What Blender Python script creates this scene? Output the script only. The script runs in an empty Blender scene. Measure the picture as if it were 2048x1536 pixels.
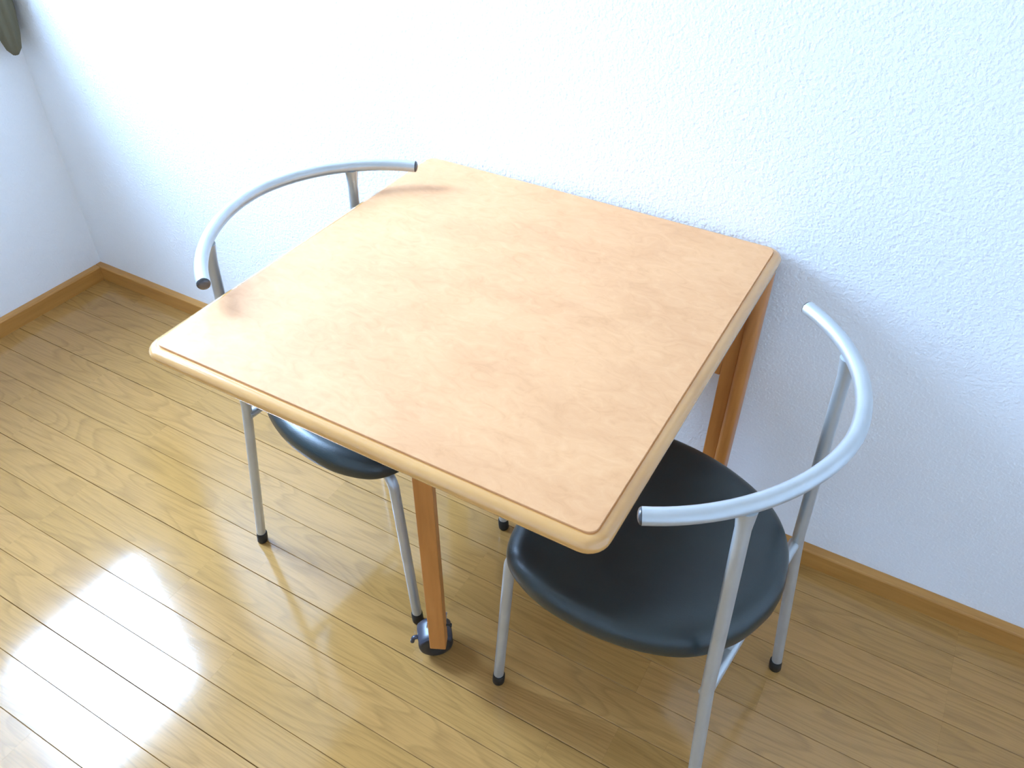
import bpy, bmesh, math, random
from mathutils import Vector, Matrix

random.seed(7)
S = bpy.context.scene
C = S.collection

# ------------------------------------------------------------------ camera
cd = bpy.data.cameras.new('camera')
cd.sensor_fit = 'HORIZONTAL'; cd.sensor_width = 36.0; cd.lens = 28.841
cd.clip_start = 0.02
cam = bpy.data.objects.new('camera', cd); C.objects.link(cam)
R_ = Vector((0.867394, 0.497593, 0.005346)); U_ = Vector((-0.325881, 0.559884, 0.761795)); F_ = Vector((-0.376071, 0.662519, -0.647796))
cam.matrix_world = Matrix(((R_.x, U_.x, -F_.x, 2.172291), (R_.y, U_.y, -F_.y, -1.25498), (R_.z, U_.z, -F_.z, 1.402068), (0, 0, 0, 1)))
S.camera = cam

# ------------------------------------------------------------------ world: hazy bright sky over a dull ground
SKY = 42.0
w = bpy.data.worlds.new('world'); S.world = w; w.use_nodes = True
nt = w.node_tree; nt.nodes.clear()
out = nt.nodes.new('ShaderNodeOutputWorld'); bg = nt.nodes.new('ShaderNodeBackground')
tc = nt.nodes.new('ShaderNodeTexCoord'); sp = nt.nodes.new('ShaderNodeSeparateXYZ'); rp = nt.nodes.new('ShaderNodeValToRGB')
nt.links.new(tc.outputs['Generated'], sp.inputs[0]); nt.links.new(sp.outputs['Z'], rp.inputs[0])
rp.color_ramp.elements[0].position = 0.0; rp.color_ramp.elements[0].color = (0.12, 0.13, 0.13, 1)
rp.color_ramp.elements[1].position = 0.03; rp.color_ramp.elements[1].color = (0.235, 0.335, 0.50, 1)
e_ = rp.color_ramp.elements.new(1.0); e_.color = (0.44, 0.66, 1.03, 1)
nt.links.new(rp.outputs[0], bg.inputs[0]); bg.inputs[1].default_value = SKY
nt.links.new(bg.outputs[0], out.inputs[0])

# window opening in the left wall (x = 0)
WY0, WY1, WZ0, WZ1 = -0.19, -1.52, 1.09, 2.14
# portal: only guides the sampling of the daylight through the window opening, gives no light itself
ld = bpy.data.lights.new('window_portal', 'AREA'); ld.shape = 'RECTANGLE'
ld.size = abs(WY1 - WY0); ld.size_y = WZ1 - WZ0
lo = bpy.data.objects.new('window_portal', ld); C.objects.link(lo)
lo.location = (-0.13, (WY0 + WY1) / 2, (WZ0 + WZ1) / 2)
lo.rotation_euler = (math.pi / 2, 0, -math.pi / 2)
ld.cycles.is_portal = True

vs = S.view_settings
S.display_settings.display_device = 'sRGB'
vs.view_transform = 'Standard'; vs.look = 'None'; vs.gamma = 1.0; vs.use_curve_mapping = False
vs.exposure = 1.80
S.cycles.max_bounces = 14; S.cycles.diffuse_bounces = 8; S.cycles.glossy_bounces = 5; S.cycles.transparent_max_bounces = 12

# ------------------------------------------------------------------ materials
def mat(name):
    m = bpy.data.materials.new(name); m.use_nodes = True
    n = m.node_tree.nodes; b = n['Principled BSDF']
    return m, m.node_tree, b
def N(nt, t, **kw):
    n = nt.nodes.new(t)
    for k, v in kw.items():
        if k in n.inputs: n.inputs[k].default_value = v
        else: setattr(n, k, v)
    return n
def ramp(nt, src, stops):
    r = nt.nodes.new('ShaderNodeValToRGB'); el = r.color_ramp.elements
    el[0].position, el[0].color = stops[0][0], (*stops[0][1], 1)
    el[1].position, el[1].color = stops[-1][0], (*stops[-1][1], 1)
    for p, c in stops[1:-1]:
        x = el.new(p); x.color = (*c, 1)
    nt.links.new(src, r.inputs[0]); return r
def mapped(nt, scale, coord='Object'):
    t = nt.nodes.new('ShaderNodeTexCoord'); m = nt.nodes.new('ShaderNodeMapping')
    m.inputs['Scale'].default_value = scale
    nt.links.new(t.outputs[coord], m.inputs[0]); return m
def mixc(nt, a, b, fac, mode='MIX'):
    m = nt.nodes.new('ShaderNodeMix'); m.data_type = 'RGBA'; m.blend_type = mode
    if isinstance(fac, (int, float)): m.inputs[0].default_value = fac
    else: nt.links.new(fac, m.inputs[0])
    for i, s in ((6, a), (7, b)):
        if isinstance(s, tuple): m.inputs[i].default_value = (*s, 1)
        else: nt.links.new(s, m.inputs[i])
    return m.outputs[2]
def bump(nt, b, h, strength, dist):
    bp = nt.nodes.new('ShaderNodeBump'); bp.inputs['Strength'].default_value = strength; bp.inputs['Distance'].default_value = dist
    nt.links.new(h, bp.inputs['Height']); nt.links.new(bp.outputs[0], b.inputs['Normal'])

def m_wallpaper():
    m, nt, b = mat('wallpaper')
    b.inputs['Base Color'].default_value = (0.84, 0.86, 0.88, 1); b.inputs['Roughness'].default_value = 0.7
    b.inputs['Specular IOR Level'].default_value = 0.3
    mp = mapped(nt, (1, 1, 1))
    n1 = N(nt, 'ShaderNodeTexNoise', Scale=125.0, Detail=3.0, Roughness=0.6)
    n2 = N(nt, 'ShaderNodeTexVoronoi', Scale=210.0)
    nt.links.new(mp.outputs[0], n1.inputs['Vector']); nt.links.new(mp.outputs[0], n2.inputs['Vector'])
    mx = N(nt, 'ShaderNodeMath', operation='MULTIPLY_ADD'); mx.inputs[1].default_value = 0.35
    nt.links.new(n2.outputs['Distance'], mx.inputs[0]); nt.links.new(n1.outputs['Fac'], mx.inputs[2])
    bump(nt, b, mx.outputs[0], 0.62, 0.0024)
    return m
def m_plain(name, col, rough=0.5, metal=0.0, spec=0.5, coat=0.0):
    m, nt, b = mat(name)
    b.inputs['Base Color'].default_value = (*col, 1); b.inputs['Roughness'].default_value = rough
    b.inputs['Metallic'].default_value = metal; b.inputs['Specular IOR Level'].default_value = spec
    b.inputs['Coat Weight'].default_value = coat; b.inputs['Coat Roughness'].default_value = 0.1
    # a whisper of tone variation so that no surface is perfectly even
    mp = mapped(nt, (1, 1, 1)); n = N(nt, 'ShaderNodeTexNoise', Scale=18.0, Detail=3.0)
    nt.links.new(mp.outputs[0], n.inputs['Vector'])
    r = ramp(nt, n.outputs['Fac'], [(0.3, tuple(c * 0.93 for c in col)), (0.7, tuple(min(1, c * 1.05) for c in col))])
    nt.links.new(r.outputs[0], b.inputs['Base Color'])
    return m

def m_floor():
    m, nt, b = mat('oak_flooring')
    oi = nt.nodes.new('ShaderNodeObjectInfo')
    tcn = nt.nodes.new('ShaderNodeTexCoord')
    off = N(nt, 'ShaderNodeVectorMath', operation='MULTIPLY_ADD')
    nt.links.new(oi.outputs['Random'], off.inputs[0]); off.inputs[1].default_value = (37.0, 11.0, 5.0)
    nt.links.new(tcn.outputs['Object'], off.inputs[2])
    # cathedral figure: rings cut by the board, from a strongly stretched, warped field
    st = N(nt, 'ShaderNodeMapping'); st.inputs['Scale'].default_value = (1.6, 11.0, 1.0)
    nt.links.new(off.outputs[0], st.inputs[0])
    nz = N(nt, 'ShaderNodeTexNoise', Scale=1.0, Detail=1.5, Roughness=0.45, Distortion=0.35)
    nt.links.new(st.outputs[0], nz.inputs['Vector'])
    mul = N(nt, 'ShaderNodeMath', operation='MULTIPLY'); mul.inputs[1].default_value = 14.0
    nt.links.new(nz.outputs['Fac'], mul.inputs[0])
    fr = N(nt, 'ShaderNodeMath', operation='FRACT'); nt.links.new(mul.outputs[0], fr.inputs[0])
    rings = ramp(nt, fr.outputs[0], [(0.0, (1, 1, 1)), (0.55, (0.92, 0.92, 0.92)), (0.86, (0.62, 0.62, 0.62)), (1.0, (0.98, 0.98, 0.98))])
    # fine pores
    st2 = N(nt, 'ShaderNodeMapping'); st2.inputs['Scale'].default_value = (14.0, 320.0, 1.0)
    nt.links.new(off.outputs[0], st2.inputs[0])
    pz = N(nt, 'ShaderNodeTexNoise', Scale=1.0, Detail=3.0, Roughness=0.6); nt.links.new(st2.outputs[0], pz.inputs['Vector'])
    pores = ramp(nt, pz.outputs['Fac'], [(0.36, (0.78, 0.78, 0.78)), (0.55, (1, 1, 1))])
    base = ramp(nt, oi.outputs['Random'], [(0.0, (0.405, 0.214, 0.061)), (0.5, (0.426, 0.226, 0.067)), (1.0, (0.446, 0.235, 0.073))])
    c1 = mixc(nt, base.outputs[0], rings.outputs[0], 0.46, 'MULTIPLY')
    c2 = mixc(nt, c1, pores.outputs[0], 0.6, 'MULTIPLY')
    nt.links.new(c2, b.inputs['Base Color'])
    b.inputs['Roughness'].default_value = 0.108; b.inputs['IOR'].default_value = 1.5; b.inputs['Specular IOR Level'].default_value = 0.5
    bz = N(nt, 'ShaderNodeTexNoise', Scale=1.0, Detail=2.0); nt.links.new(st2.outputs[0], bz.inputs['Vector'])
    bump(nt, b, bz.outputs['Fac'], 0.05, 0.0006)
    return m
def m_grain(name, cols, scale, rough, axis_note=None, coat=0.0):
    m, nt, b = mat(name)
    mp = mapped(nt, scale)
    n = N(nt, 'ShaderNodeTexNoise', Scale=1.0, Detail=4.0, Roughness=0.55, Distortion=0.4)
    nt.links.new(mp.outputs[0], n.inputs['Vector'])
    r = ramp(nt, n.outputs['Fac'], [(0.3, cols[0]), (0.5, cols[1]), (0.72, cols[2])])
    nt.links.new(r.outputs[0], b.inputs['Base Color']); b.inputs['Roughness'].default_value = rough
    b.inputs['Coat Weight'].default_value = coat; b.inputs['Coat Roughness'].default_value = 0.13
    return m
def m_laminate():
    m, nt, b = mat('burl_maple_laminate')
    mp = mapped(nt, (30.0, 52.0, 1.0)); mp.inputs['Rotation'].default_value = (0, 0, 0.12)
    wz = N(nt, 'ShaderNodeTexNoise', Scale=0.5, Detail=2.0); nt.links.new(mp.outputs[0], wz.inputs['Vector'])
    n1 = N(nt, 'ShaderNodeTexNoise', Scale=0.9, Detail=5.0, Roughness=0.62, Distortion=1.6); nt.links.new(mp.outputs[0], n1.inputs['Vector'])
    n2 = N(nt, 'ShaderNodeTexNoise', Scale=0.22, Detail=2.0); nt.links.new(mp.outputs[0], n2.inputs['Vector'])
    r1 = ramp(nt, n1.outputs['Fac'], [(0.25, (0.64, 0.325, 0.138)), (0.44, (0.70, 0.362, 0.162)), (0.58, (0.72, 0.38, 0.174)), (0.80, (0.76, 0.42, 0.20))])
    r2 = ramp(nt, n2.outputs['Fac'], [(0.35, (0.93, 0.90, 0.88)), (0.65, (1, 1, 1))])
    nt.links.new(mixc(nt, r1.outputs[0], r2.outputs[0], 1.0, 'MULTIPLY'), b.inputs['Base Color'])
    b.inputs['Roughness'].default_value = 0.42; b.inputs['Specular IOR Level'].default_value = 0.4
    return m
def m_vinyl():
    m, nt, b = mat('black_green_vinyl')
    mp = mapped(nt, (1, 1, 1))
    v = N(nt, 'ShaderNodeTexVoronoi', Scale=420.0); nt.links.new(mp.outputs[0], v.inputs['Vector'])
    n = N(nt, 'ShaderNodeTexNoise', Scale=14.0, Detail=3.0); nt.links.new(mp.outputs[0], n.inputs['Vector'])
    r = ramp(nt, n.outputs['Fac'], [(0.3, (0.012, 0.020, 0.021)), (0.7, (0.018, 0.030, 0.030))])
    nt.links.new(r.outputs[0], b.inputs['Base Color'])
    b.inputs['Roughness'].default_value = 0.32; b.inputs['Specular IOR Level'].default_value = 0.6
    bump(nt, b, v.outputs['Distance'], 0.12, 0.0006)
    return m
def m_glass():
    m = bpy.data.materials.new('window_glass'); m.use_nodes = True
    nt = m.node_tree; nt.nodes.clear()
    o = nt.nodes.new('ShaderNodeOutputMaterial'); mx = nt.nodes.new('ShaderNodeMixShader')
    t = nt.nodes.new('ShaderNodeBsdfTransparent'); g = nt.nodes.new('ShaderNodeBsdfGlossy'); lw = nt.nodes.new('ShaderNodeLayerWeight')
    t.inputs[0].default_value = (0.97, 0.985, 0.985, 1); g.inputs['Roughness'].default_value = 0.02; lw.inputs[0].default_value = 0.5
    pw = N(nt, 'ShaderNodeMath', operation='POWER'); pw.inputs[1].default_value = 5.0; nt.links.new(lw.outputs['Facing'], pw.inputs[0])
    fr = N(nt, 'ShaderNodeMath', operation='MULTIPLY_ADD'); fr.inputs[1].default_value = 0.9; fr.inputs[2].default_value = 0.04; nt.links.new(pw.outputs[0], fr.inputs[0])
    nt.links.new(fr.outputs[0], mx.inputs[0]); nt.links.new(t.outputs[0], mx.inputs[1]); nt.links.new(g.outputs[0], mx.inputs[2]); nt.links.new(mx.outputs[0], o.inputs[0])
    return m
def m_screen():
    m = bpy.data.materials.new('insect_mesh'); m.use_nodes = True
    nt = m.node_tree; nt.nodes.clear()
    o = nt.nodes.new('ShaderNodeOutputMaterial'); mx = nt.nodes.new('ShaderNodeMixShader')
    t = nt.nodes.new('ShaderNodeBsdfTransparent'); d = nt.nodes.new('ShaderNodeBsdfDiffuse')
    d.inputs[0].default_value = (0.10, 0.11, 0.13, 1); mx.inputs[0].default_value = 0.69
    nt.links.new(t.outputs[0], mx.inputs[1]); nt.links.new(d.outputs[0], mx.inputs[2]); nt.links.new(mx.outputs[0], o.inputs[0])
    return m

M = dict(
    wall=m_wallpaper(), ceil=m_plain('ceiling_paper', (0.85, 0.86, 0.87), 0.8), floor=m_floor(),
    gap=m_plain('board_joint', (0.13, 0.07, 0.03), 0.8),
    base=m_grain('oak_baseboard', [(0.40, 0.180, 0.038), (0.47, 0.220, 0.050), (0.53, 0.255, 0.062)], (5, 60, 60), 0.35),
    lam=m_laminate(),
    edge=m_grain('maple_edge', [(0.57, 0.280, 0.080), (0.62, 0.315, 0.096), (0.66, 0.345, 0.110)], (9, 9, 60), 0.22, coat=1.0),
    beech=m_grain('orange_beech', [(0.43, 0.155, 0.030), (0.50, 0.19, 0.040), (0.55, 0.215, 0.05)], (70, 70, 6), 0.4),
    steel=m_plain('silver_painted_steel', (0.50, 0.53, 0.54), 0.33, 0.55, 0.5, 0.15),
    rubber=m_plain('black_rubber', (0.010, 0.010, 0.009), 0.55),
    cap=m_plain('dark_end_plug', (0.10, 0.10, 0.105), 0.25, 0.6),
    vinyl=m_vinyl(), hood=m_plain('black_caster_plastic', (0.030, 0.032, 0.050), 0.36, 0, 0.7),
    wheel=m_plain('caster_rubber', (0.022, 0.020, 0.018), 0.5), bolt=m_plain('zinc_bolt', (0.6, 0.6, 0.6), 0.3, 1.0),
    alu=m_plain('aluminium_sash', (0.55, 0.55, 0.54), 0.4, 0.6), glass=m_glass(), screen=m_screen(),
    sill=m_plain('sill_wood', (0.35, 0.20, 0.08), 0.4), curtain=m_plain('olive_curtain_cloth', (0.16, 0.145, 0.095), 0.9, 0, 0.1),
    under=m_plain('chipboard_underside', (0.30, 0.19, 0.10), 0.7), ply=m_plain('seat_board', (0.16, 0.10, 0.05), 0.7),
)

# ------------------------------------------------------------------ mesh helpers
def mesh_obj(name, bm, m, parent=None, smooth=False):
    me = bpy.data.meshes.new(name)
    bmesh.ops.recalc_face_normals(bm, faces=bm.faces)
    bm.to_mesh(me); bm.free()
    if m: me.materials.append(m)
    if smooth:
        for p in me.polygons: p.use_smooth = True
    o = bpy.data.objects.new(name, me); C.objects.link(o)
    if parent: o.parent = parent
    return o
def auto_smooth(o, ang=35):
    me = o.data
    for p in me.polygons: p.use_smooth = True
    bm = bmesh.new(); bm.from_mesh(me)
    for e in bm.edges:
        e.smooth = not (len(e.link_faces) == 2 and e.calc_face_angle(0) > math.radians(ang))
    bm.to_mesh(me); bm.free()
    return o
def box(bm, x0, x1, y0, y1, z0, z1, bev=0.0, seg=1):
    r = bmesh.ops.create_cube(bm, size=1.0)
    for v in r['verts']:
        v.co = Vector((x0 + (v.co.x + .5) * (x1 - x0), y0 + (v.co.y + .5) * (y1 - y0), z0 + (v.co.z + .5) * (z1 - z0)))
    if bev > 0:
        es = list({e for v in r['verts'] for e in v.link_edges})
        bmesh.ops.bevel(bm, geom=es, offset=bev, segments=seg, affect='EDGES', profile=0.5)
def boxo(name, b, m, parent=None, bev=0.0, seg=2):
    bm = bmesh.new(); box(bm, *b, bev=bev, seg=seg)
    return mesh_obj(name, bm, m, parent)
def catmull(pts, n=8, closed=False):
    P = [Vector(p) for p in pts]; out = []
    k = len(P)
    rng = k if closed else k - 1
    for i in range(rng):
        if closed: a, b, c, d = P[i - 1], P[i], P[(i + 1) % k], P[(i + 2) % k]
        else: a, b, c, d = P[max(i - 1, 0)], P[i], P[i + 1], P[min(i + 2, k - 1)]
        for j in range(n):
            t = j / n
            out.append(0.5 * ((2 * b) + (c - a) * t + (2 * a - 5 * b + 4 * c - d) * t * t + (3 * b - a - 3 * c + d) * t ** 3))
    if not closed: out.append(P[-1])
    return out
def tube(bm, path, rad, seg=16, cap=True):
    """path list of Vectors, rad float or list"""
    n = len(path); rads = rad if isinstance(rad, (list, tuple)) else [rad] * n
    up = None; rings = []
    for i in range(n):
        t = (path[min(i + 1, n - 1)] - path[max(i - 1, 0)]).normalized()
        if up is None:
            up = Vector((0, 0, 1)) if abs(t.z) < 0.9 else Vector((1, 0, 0))
        sx = t.cross(up).normalized(); up = sx.cross(t).normalized()
        rings.append([bm.verts.new(path[i] + rads[i] * (math.cos(2 * math.pi * k / seg) * sx + math.sin(2 * math.pi * k / seg) * up)) for k in range(seg)])
    for a, b in zip(rings, rings[1:]):
        for k in range(seg): bm.faces.new((a[k], a[(k + 1) % seg], b[(k + 1) % seg], b[k]))
    if cap:
        bm.faces.new(rings[0][::-1]); bm.faces.new(rings[-1])
def fillet(pts, r, n=8):
    """round the inner corners of a polyline"""
    P = [Vector(p) for p in pts]; out = [P[0]]
    for i in range(1, len(P) - 1):
        rr = r[i - 1] if isinstance(r, (list, tuple)) else r
        a = (P[i - 1] - P[i]); c = (P[i + 1] - P[i])
        ang = a.angle(c); d = min(rr / math.tan(ang / 2), a.length * .48, c.length * .48)
        p0 = P[i] + a.normalized() * d; p1 = P[i] + c.normalized() * d
        for j in range(n + 1):
            t = j / n; out.append((1 - t) ** 2 * p0 + 2 * t * (1 - t) * P[i] + t * t * p1)
    out.append(P[-1]); return out
def densify(path, step=0.02):
    out = [path[0]]
    for a, b in zip(path, path[1:]):
        k = max(1, int((b - a).length / step))
        for j in range(1, k + 1): out.append(a.lerp(b, j / k))
    return out
def thing(name, loc=(0, 0, 0), rz=0.0, label=None, cat=None, group=None):
    o = bpy.data.objects.new(name, None); C.objects.link(o); o.empty_display_size = 0.1
    o.location = loc; o.rotation_euler = (0, 0, rz)
    tag(o, label, cat, group); return o
def tag(o, label=None, cat=None, group=None, kind=None):
    for k, v in (('label', label), ('category', cat), ('group', group), ('kind', kind)):
        if v: o[k] = v
    return o
def struct(o, label, cat):
    return tag(o, label, cat, None, 'structure')

# ------------------------------------------------------------------ room shell
RX, RY, RZ = 3.0, -2.7, 2.4
T = 0.14
# floor: a subfloor carrying every strip of the oak boards
sub = boxo('floor', (0, RX, RY, 0, -0.05, -0.0095), M['gap'])
struct(sub, 'light oak strip flooring with a glossy finish', 'floor')
PITCH = 0.0746; Y0 = -0.3145 + 4 * PITCH      # first seam by the back wall
edges = [0.0] + [Y0 - PITCH * k for k in range(0, 60)]
edges = [e for e in edges if e > RY + 0.02] + [RY]
if edges[0] - edges[1] < 0.003: pass
rng = random.Random(3)
plank_mesh = {}
def plank(x0, x1, ya, yb, ga, gb):
    L = round(x1 - x0 - 0.0001, 4); W_ = round(ya - yb - ga - gb, 4)
    key = (L, W_)
    if key not in plank_mesh:
        bm = bmesh.new(); box(bm, -L / 2, L / 2, -W_ / 2, W_ / 2, -0.0095, 0.0, bev=0.0)
        es = [e for e in bm.edges if all(v.co.z > -0.001 for v in e.verts) and abs(e.verts[0].co.x - e.verts[1].co.x) > L * 0.9]
        bmesh.ops.bevel(bm, geom=es, offset=0.00055, segments=1, affect='EDGES')
        o = mesh_obj('plank', bm, M['floor']); plank_mesh[key] = o.data
    else:
        o = bpy.data.objects.new('plank', plank_mesh[key]); C.objects.link(o)
    o.parent = sub
    o.location = ((x0 + x1) / 2, yb + gb + W_ / 2, 0)
PANEL = 1.79
rows = list(zip(edges, edges[1:]))
known = {  # joints that show in the photograph, by row counted from the first seam
    0: [], 5: [1.194], 6: [1.194], 10: [1.785], 11: [1.39], 12: [1.39],
}
for i, (ya, yb) in enumerate(rows):
    k = i - 1                                   # strip index from Y0
    grp = (k // 4)
    end = {0: 2.484, 1: 1.588}.get(grp, 2.484 - 0.895 * (grp % 2))
    ends = [e for e in (end - PANEL, end, end + PANEL) if 0.05 < e < RX - 0.05]
    joints = set(ends)
    bounds = [end - 2 * PANEL, end - PANEL, end, end + PANEL, end + 2 * PANEL]
    for a in bounds[:-1]:
        j = a + rng.choice([0.3, 0.4, 0.5, 0.6, 0.7]) ; joints.add(j); joints.add(j + rng.choice([0.6, 0.7, 0.8]))
    xs = [0.0] + sorted(j for j in joints if 0.06 < j < RX - 0.06) + [RX]
    strong_a = (k % 4 == 0); strong_b = ((k + 1) % 4 == 0)
    for a, b in zip(xs, xs[1:]):
        plank(a, b, ya, yb, 0.0006 if strong_a else 0.00035, 0.0006 if strong_b else 0.00035)

boxw = boxo('wall_back', (-T, RX + T, 0.0, T, -0.05, RZ), M['wall']); struct(boxw, 'white embossed wallpaper wall behind the table', 'wall')
wr = boxo('wall_right', (RX, RX + T, RY, 0, -0.05, RZ), M['wall']); struct(wr, 'white wallpaper wall at the right end of the room', 'wall')
wf = boxo('wall_front', (-T, RX + T, RY - T, RY, -0.05, RZ), M['wall']); struct(wf, 'white wallpaper wall opposite the table', 'wall')
ce = boxo('ceiling', (-T, RX + T, RY - T, T, RZ, RZ + 0.1), M['ceil']); struct(ce, 'white papered ceiling', 'ceiling')
bm = bmesh.new()
box(bm, -T, 0, RY, WY1, -0.05, RZ); box(bm, -T, 0, WY0, 0, -0.05, RZ)
box(bm, -T, 0, WY1, WY0, -0.05, WZ0); box(bm, -T, 0, WY1, WY0, WZ1, RZ)
wl = mesh_obj('wall_left', bm, M['wall']); struct(wl, 'white wallpaper wall with the window, left of the table', 'wall')

# window: sliding aluminium sashes, an insect screen over the far half
win = thing('window_1', (0, 0, 0)); struct(win, 'sliding aluminium window in the left wall', 'window')
bm = bmesh.new(); f = 0.02
box(bm, -0.12, -0.05, WY1, WY0, WZ0, WZ0 + f); box(bm, -0.12, -0.05, WY1, WY0, WZ1 - f, WZ1)
box(bm, -0.12, -0.05, WY1, WY1 + f, WZ0 + f, WZ1 - f); box(bm, -0.12, -0.05, WY0 - f, WY0, WZ0 + f, WZ1 - f)
mesh_obj('window_frame', bm, M['alu'], win)
ymid = -0.79
for (a, b, x) in ((ymid - 0.018, WY0 - f, -0.075), (WY1 + f, ymid + 0.018, -0.095)):
    bm = bmesh.new(); q = 0.03
    z0, z1 = WZ0 + f, WZ1 - f
    box(bm, x - .008, x + .008, a, b, z0, z0 + q); box(bm, x - .008, x + .008, a, b, z1 - q, z1)
    box(bm, x - .008, x + .008, a, a + q, z0 + q, z1 - q); box(bm, x - .008, x + .008, b - q, b, z0 + q, z1 - q)
    sa = mesh_obj('sash', bm, M['alu'], win)
    boxo('pane', (x - .002, x + .002, a + q, b - q, z0 + q, z1 - q), M['glass'], sa)
boxo('insect_screen', (-0.1155, -0.1145, WY1 + f, ymid - 0.02, WZ0 + f, WZ1 - f), M['screen'], win)
boxo('window_sill', (-0.05, 0.012, WY1 - 0.01, WY0 + 0.01, WZ0 - 0.018, WZ0), M['sill'], win, bev=0.003)

# baseboards: flat-topped oak with an eased front edge
HB, TB = 0.0455, 0.0215
def baseboard(name, length, label):
    bm = bmesh.new()
    prof = [(0, 0), (TB, 0), (TB, HB - 0.004), (TB - 0.0012, HB - 0.0012), (TB - 0.004, HB), (0.002, HB + 0.0008), (0, HB)]
    A = [bm.verts.new((0, -y, z)) for y, z in prof]; B = [bm.verts.new((length, -y, z)) for y, z in prof]
    n = len(prof)
    for i in range(n): bm.faces.new((A[i], A[(i + 1) % n], B[(i + 1) % n], B[i]))
    bm.faces.new(A[::-1]); bm.faces.new(B)
    o = mesh_obj(name, bm, M['base']); struct(o, label, 'baseboard'); return o
baseboard('baseboard_back', RX, 'brown oak baseboard along the back wall')
o = baseboard('baseboard_left', -RY - TB, 'brown oak baseboard along the window wall'); o.rotation_euler[2] = math.pi / 2; o.location = (0, RY, 0)
o = baseboard('baseboard_right', -RY - TB, 'brown oak baseboard along the right wall'); o.rotation_euler[2] = -math.pi / 2; o.location = (RX, -TB, 0)
o = baseboard('baseboard_front', RX - 2 * TB, 'brown oak baseboard opposite the table'); o.rotation_euler[2] = math.pi; o.location = (RX - TB, RY, 0)

# ------------------------------------------------------------------ table
XL, XR, YF, YB, ZT = 1.2882, 1.9683, -0.7121, -0.022, 0.700
TH = 0.026
tx, ty = (XL + XR) / 2, (YF + YB) / 2
table = thing('folding_table', (tx, ty, 0), 0, 'square burl maple laminate folding table against the white wall', 'table')
hx, hy = (XR - XL) / 2, (YB - YF) / 2
def rrect(off, r0=0.013, n=7):
    """rounded rectangle grown by off; corner radius grows with it"""
    r = max(r0 + off, 0.001); pts = []
    for cx, cy, a0 in ((hx - r0, hy - r0, 0), (-hx + r0, hy - r0, 90), (-hx + r0, -hy + r0, 180), (hx - r0, -hy + r0, 270)):
        for k in range(n + 1):
            a = math.radians(a0 + 90 * k / n); pts.append((cx + r * math.cos(a), cy + r * math.sin(a)))
    return pts
def loft(bm, loops, close_first=True, close_last=True):
    R = [[bm.verts.new((x, y, z)) for x, y in pts] for pts, z in loops]
    n = len(R[0])
    for a, b in zip(R, R[1:]):
        for k in range(n): bm.faces.new((a[k], a[(k + 1) % n], b[(k + 1) % n], b[k]))
    if close_first: bm.faces.new(R[0][::-1])
    if close_last: bm.faces.new(R[-1])
bm = bmesh.new()
loft(bm, [(rrect(-0.006), ZT - TH + 0.003), (rrect(0.0), ZT - 0.0035), (rrect(0.0), ZT - 0.0005), (rrect(-0.0005), ZT)])
mesh_obj('tabletop', bm, M['lam'], table)
bm = bmesh.new(); loops = [(rrect(-0.004), ZT - 0.0048), (rrect(0.0004), ZT - 0.0030)]
for k in range(0, 10):                       # rounded nose
    a = math.radians(90 - 180 * k / 9)
    loops.append((rrect(0.0035 + 0.0125 * math.cos(a)), ZT - 0.0145 + 0.0118 * math.sin(a)))
loops += [(rrect(-0.012), ZT - TH - 0.0004), (rrect(-0.012), ZT - 0.0048)]
loft(bm, loops, False, False)
auto_smooth(mesh_obj('edge_band', bm, M['edge'], table), 40)

# fixed frame by the wall: apron, posts, stile
def lb(name, x0, x1, y0, y1, z0, z1, m, bev=0.002, parent=table):      # world box -> local part
    return boxo(name, (x0 - tx, x1 - tx, y0 - ty, y1 - ty, z0, z1), m, parent, bev=bev)
zu = ZT - TH
lb('apron', 1.345, 1.931, -0.058, -0.038, 0.440, zu, M['beech'])
lb('stile', 1.931, 1.9575, -0.060, -0.034, 0.012, zu, M['beech'])
def post(x0, x1, y0, y1, z0, z1):
    return lb('leg', x0, x1, y0, y1, z0, z1, M['beech'], bev=0.0075)
lg = post(1.9575, 1.9805, -0.074, -0.030, 0.010, zu); auto_smooth(lg, 60)
lg2 = post(1.297, 1.320, -0.074, -0.030, 0.010, zu); auto_smooth(lg2, 60)
lb('stile', 1.320, 1.345, -0.060, -0.034, 0.012, zu, M['beech'])
for x in (1.9690, 1.3085):
    bm = bmesh.new(); tube(bm, [Vector((x - tx, -0.052 - ty, 0.0)), Vector((x - tx, -0.052 - ty, 0.010))], 0.0105, 14)
    mesh_obj('glide', bm, M['rubber'], table)
# swing-out gate leg with its top rail, hinged on the left stile
PHI = math.radians(26)
gx, gy = 1.6515, -0.599
gm = Matrix.Translation((gx - tx, gy - ty, 0)) @ Matrix.Rotation(PHI, 4, 'Z')
bm = bmesh.new(); box(bm, -0.0145, 0.0145, -0.0135, 0.0135, 0.082, zu, bev=0.0018, seg=2); bm.transform(gm)
gl = mesh_obj('leg', bm, M['beech'], table)
bm = bmesh.new(); box(bm, -0.011, 0.011, 0.0135, 0.590, 0.59, zu - 0.004, bev=0.002); bm.transform(gm)
mesh_obj('gate_rail', bm, M['beech'], table)
bm = bmesh.new(); tube(bm, [Vector((0.0145, 0.008, 0.128)), Vector((0.0215, 0.008, 0.128)), Vector((0.0216, 0.008, 0.1281)), Vector((0.0245, 0.008, 0.1281))], [0.0022, 0.0022, 0.0042, 0.003], 10); bm.transform(gm)
mesh_obj('bolt', bm, M['wheel'], gl)

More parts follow.
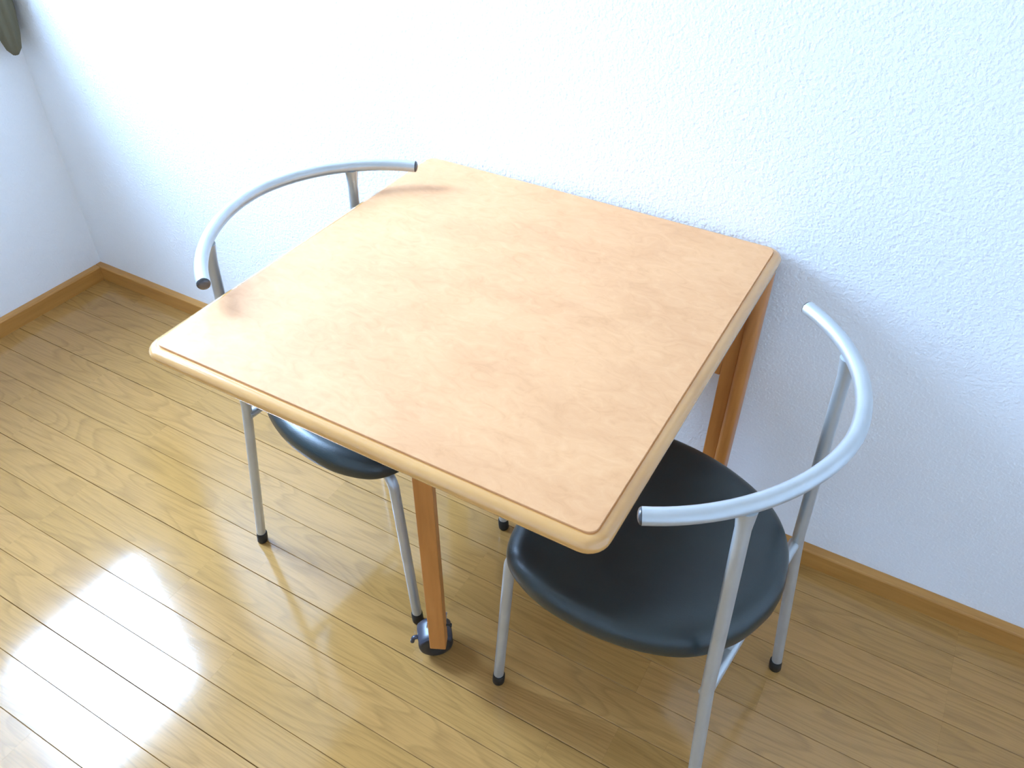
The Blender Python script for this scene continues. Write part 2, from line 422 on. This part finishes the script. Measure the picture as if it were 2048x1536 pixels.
# hooded twin-wheel caster fixed behind the gate leg
cas = bpy.data.objects.new('caster', None); C.objects.link(cas); cas.parent = table; cas.empty_display_size = 0.03
CA = math.radians(40)                          # wheel axis turned towards +x from -y
cas.matrix_local = Matrix.Translation((1.6200 - tx, -0.5690 - ty, 0)) @ Matrix.Rotation(CA, 4, 'Z')
cas['label'] = 'black hooded twin-wheel caster with a brake tab'
WR = 0.0325
for s in (-1, 1):
    bm = bmesh.new(); prof = [(0.0, 0.006), (0.0, WR - 0.002), (0.002, WR), (0.009, WR), (0.0140, WR - 0.0020), (0.0175, WR - 0.0065), (0.0190, WR - 0.013), (0.0180, 0.012), (0.0165, 0.009), (0.0165, 0.004)]
    rings = []
    for (d, r) in prof:
        y = s * (0.004 + d)
        rings.append([bm.verts.new((r * math.cos(2 * math.pi * k / 32), y, WR + r * math.sin(2 * math.pi * k / 32))) for k in range(32)])
    for a, b in zip(rings, rings[1:]):
        for k in range(32): bm.faces.new((a[k], a[(k + 1) % 32], b[(k + 1) % 32], b[k]))
    bm.faces.new(rings[0]); bm.faces.new(rings[-1])
    auto_smooth(mesh_obj('wheel', bm, M['wheel'], cas), 35)
bm = bmesh.new(); rings = []                    # hood: a shell over the upper half of both wheels
HR = WR + 0.0035
yy = [(-0.0235, 0.88), (-0.0220, 0.93), (-0.0180, 0.98), (-0.012, 1.0), (0.012, 1.0), (0.0180, 0.98), (0.0220, 0.93), (0.0235, 0.88)]
for y, sc in yy:
    rings.append([bm.verts.new((HR * sc * math.cos(math.radians(33 + 114 * k / 24)) * 1.02, y, WR + HR * sc * math.sin(math.radians(33 + 114 * k / 24)))) for k in range(25)])
for a, b in zip(rings, rings[1:]):
    for k in range(24): bm.faces.new((a[k], a[k + 1], b[k + 1], b[k]))
hd = mesh_obj('hood', bm, M['hood'], cas)
sm = hd.modifiers.new('thick', 'SOLIDIFY'); sm.thickness = 0.0018; sm.offset = 1
auto_smooth(hd, 50)
bm = bmesh.new(); tube(bm, fillet([Vector((-0.029, -0.004, WR + 0.017)), Vector((-0.040, -0.004, WR + 0.019)), Vector((-0.043, -0.004, WR + 0.006))], 0.006), 0.0042, 10)
auto_smooth(mesh_obj('brake_tab', bm, M['hood'], cas), 50)
bm = bmesh.new(); tube(bm, [Vector((0.0, 0, WR + HR - 0.004)), Vector((0, 0, 0.106))], 0.0055, 12)
mesh_obj('stem', bm, M['bolt'], cas)
bm = bmesh.new(); box(bm, -0.012, 0.012, 0.0135, 0.0165, 0.080, 0.140, bev=0.0008); box(bm, -0.024, 0.010, 0.0150, 0.050, 0.1025, 0.1055, bev=0.0006); bm.transform(gm)
mesh_obj('caster_bracket', bm, M['bolt'], table)

# ------------------------------------------------------------------ chairs (forward = +x, left = +y in the chair's own frame)
UF, UR, WF, WR_ = 0.1996, -0.2016, 0.1443, 0.1859
UA, AA, BB, ZA, TILT, PH, AT, EXPN = 0.0414, 0.2488, 0.2679, 0.7287, -0.0691, 1.1011, 0.6691, 1.861
UB, VB, ZB = -0.1654, 0.1610, 0.386
RB, RL = 0.0103, 0.0093
def arc(t):
    s, c = math.sin(t), math.cos(t); e = 2 / EXPN
    u = UA - AA * abs(c) ** e; v = BB * math.copysign(abs(s) ** e, s)
    return Vector((u, v, ZA + TILT * (u - UA)))
half = [(.196, 0), (.195, .06), (.188, .118), (.1645, .1655), (.119, .1895), (.060, .199), (-.015, .193), (-.082, .172), (-.133, .140), (-.170, .088), (-.187, .032)]
outl = [(u, v, 0) for u, v in half] + [(-.190, 0, 0)] + [(u, -v, 0) for u, v in half[:0:-1]]
OUT = catmull(outl, 5, True)
def offset_loop(loop, d):
    n = len(loop); res = []
    for i in range(n):
        t = (loop[(i + 1) % n] - loop[i - 1]).normalized()
        nrm = Vector((t.y, -t.x, 0)) if True else None
        p = loop[i]
        if nrm.dot(p) < 0: nrm = -nrm
        res.append(p + nrm * d)
    return res
def make_chair():
    root = thing('dining_chair')
    # seat pad: rolled vinyl edge, shallow saddle
    bm = bmesh.new(); loops = []
    for d, z in ((-0.010, 0.3990), (-0.003, 0.3985), (0.0, 0.4010), (0.0010, 0.4080), (0.0010, 0.4170), (-0.001, 0.4260), (-0.007, 0.4335), (-0.016, 0.4390), (-0.028, 0.4418)):
        loops.append([(p.x, p.y, z) for p in offset_loop(OUT, d)])
    base = offset_loop(OUT, -0.028)
    for s, z in ((0.86, 0.4412), (0.66, 0.4388), (0.44, 0.4366), (0.2, 0.4355)):
        loops.append([(p.x * s, p.y * s, z) for p in base])
    Rr = []
    n = len(OUT)
    for lp in loops:
        ring = []
        for (x, y, z) in lp:
            k = max(0.0, min(1.0, (z - 0.405) / 0.03))
            z2 = z + k * (0.006 * (x / 0.19 < -0.2) * ((-x / 0.19 - 0.2) ** 2) - 0.010 * max(0, (x - 0.08) / 0.11) ** 2)
            ring.append(bm.verts.new((x, y, z2)))
        Rr.append(ring)
    for a, b in zip(Rr, Rr[1:]):
        for k in range(n): bm.faces.new((a[k], a[(k + 1) % n], b[(k + 1) % n], b[k]))
    c0 = bm.verts.new((0, 0, 0.4352))
    for k in range(n): bm.faces.new((Rr[-1][k], Rr[-1][(k + 1) % n], c0))
    seat = mesh_obj('seat', bm, M['vinyl'], root, True)
    ss = seat.modifiers.new('smooth', 'SUBSURF'); ss.levels = 1; ss.render_levels = 1
    bm = bmesh.new()
    loft(bm, [([(p.x, p.y) for p in offset_loop(OUT, -0.012)], 0.3955), ([(p.x, p.y) for p in offset_loop(OUT, -0.010)], 0.3992)])
    mesh_obj('seat_base', bm, M['ply'], seat)
    # curved back rail with plugged ends
    pts = [arc(-PH + 2 * PH * k / 48) for k in range(49)]
    bm = bmesh.new(); tube(bm, pts, RB, 20); br = auto_smooth(mesh_obj('backrest', bm, M['steel'], root), 50)
    for a, b in ((pts[0], pts[1]), (pts[-1], pts[-2])):
        d = (a - b).normalized(); bm = bmesh.new()
        tube(bm, [a - d * 0.001, a + d * 0.0012, a + d * 0.0030, a + d * 0.0042, a + d * 0.0048], [RB * 0.97, RB * 0.97, RB * 0.82, RB * 0.5, RB * 0.12], 20)
        auto_smooth(mesh_obj('end_cap', bm, M['cap'], br), 50)
    for s in (-1, 1):
        # rear leg: up from the foot, a bend at seat height, then up to the back rail
        t = arc(s * AT); top = t - Vector((0, 0, RB * 0.55))
        path = densify(fillet([Vector((UR, s * WR_, 0.012)), Vector((UB, s * VB, ZB)), top], 0.10, 8), 0.03)
        rad = []
        for p in path:
            d = top.z - p.z; rad.append(RL * (1 + 0.30 * max(0, 1 - d / 0.03) ** 1.5))
        bm = bmesh.new(); tube(bm, path, rad, 18); l = auto_smooth(mesh_obj('rear_leg', bm, M['steel'], root), 50)
        foot(l, Vector((UR, s * WR_, 0)), Vector((UB - UR, s * (VB - WR_), ZB)).normalized())
        # front leg bends back under the seat and becomes the side rail
        path = densify(fillet([Vector((UF, s * WF, 0.012)), Vector((0.1755, s * 0.1415, 0.3870)), Vector((0.09, s * 0.112, 0.3860)), Vector((UB, s * 0.078, 0.3840))], [0.028, 0.05], 8), 0.03)
        bm = bmesh.new(); tube(bm, path, RL, 18); l = auto_smooth(mesh_obj('front_leg', bm, M['steel'], root), 50)
        foot(l, Vector((UF, s * WF, 0)), Vector((0.1755 - UF, s * (0.1415 - WF), 0.3870)).normalized())
    bm = bmesh.new(); tube(bm, densify([Vector((UB + 0.002, -VB, 0.368)), Vector((UB + 0.002, VB, 0.368))], 0.03), 0.0090, 16)
    auto_smooth(mesh_obj('crossbar', bm, M['steel'], root), 50)
    return root
def foot(leg, base, d):
    bm = bmesh.new(); r = 0.0112
    tube(bm, [base + Vector((0, 0, 0.0)), base + Vector((0, 0, 0.002)) + d * 0.001, base + d * 0.014, base + d * 0.0255, base + d * 0.0275], [r * 0.86, r * 0.98, r, r * 0.98, r * 0.86], 18)
    auto_smooth(mesh_obj('rubber_foot', bm, M['rubber'], leg), 50)
def copy_tree(o, parent=None):
    c = o.copy(); C.objects.link(c)
    if parent:
        c.parent = parent; c.matrix_parent_inverse = o.matrix_parent_inverse
    for ch in list(o.children): copy_tree(ch, c)
    return c
ch = make_chair()
ch.location = (1.9733, -0.4488, 0); ch.rotation_euler = (0, 0, 3.028)
tag(ch, 'silver tube chair, black seat half under the table, to the right', 'chair', 'curved-back chairs at the table')
ch2 = copy_tree(ch)
ch2.location = (1.3715, -0.3748, 0); ch2.rotation_euler = (0, 0, -0.0951)
tag(ch2, 'silver tube chair with its seat mostly hidden under the left side of the table', 'chair', 'curved-back chairs at the table')

# ------------------------------------------------------------------ curtain gathered in the corner by the window
CX, CY = 0.045, -0.045
bm = bmesh.new(); loops = []; n = 40
for z, w_ in ((0.690, 0.006), (0.705, 0.016), (0.74, 0.024), (0.80, 0.031), (0.92, 0.036), (1.2, 0.038), (1.7, 0.040), (2.235, 0.042)):
    ring = []
    for k in range(n):
        a = 2 * math.pi * k / n
        r = w_ * (1 + 0.14 * math.sin(7 * a + z * 2.0))
        ring.append((CX + r * math.cos(a) , CY + r * math.sin(a)))
    loops.append((ring, z))
loft(bm, loops)
cu = mesh_obj('curtain', bm, M['curtain'], None, True)
tag(cu, 'dark olive curtain end hanging gathered in the corner, top left', 'curtain')
rail = thing('curtain_rail', (0, 0, 0), 0, 'slim curtain rail above the window', 'curtain rail')
boxo('rail', (0.030, 0.060, WY1 - 0.10, -0.012, 2.235, 2.258), M['alu'], rail, bev=0.004)
for y in (-0.06, -0.85, WY1 - 0.06):
    boxo('bracket', (0.0, 0.032, y - 0.008, y + 0.008, 2.238, 2.270), M['alu'], rail, bev=0.002)
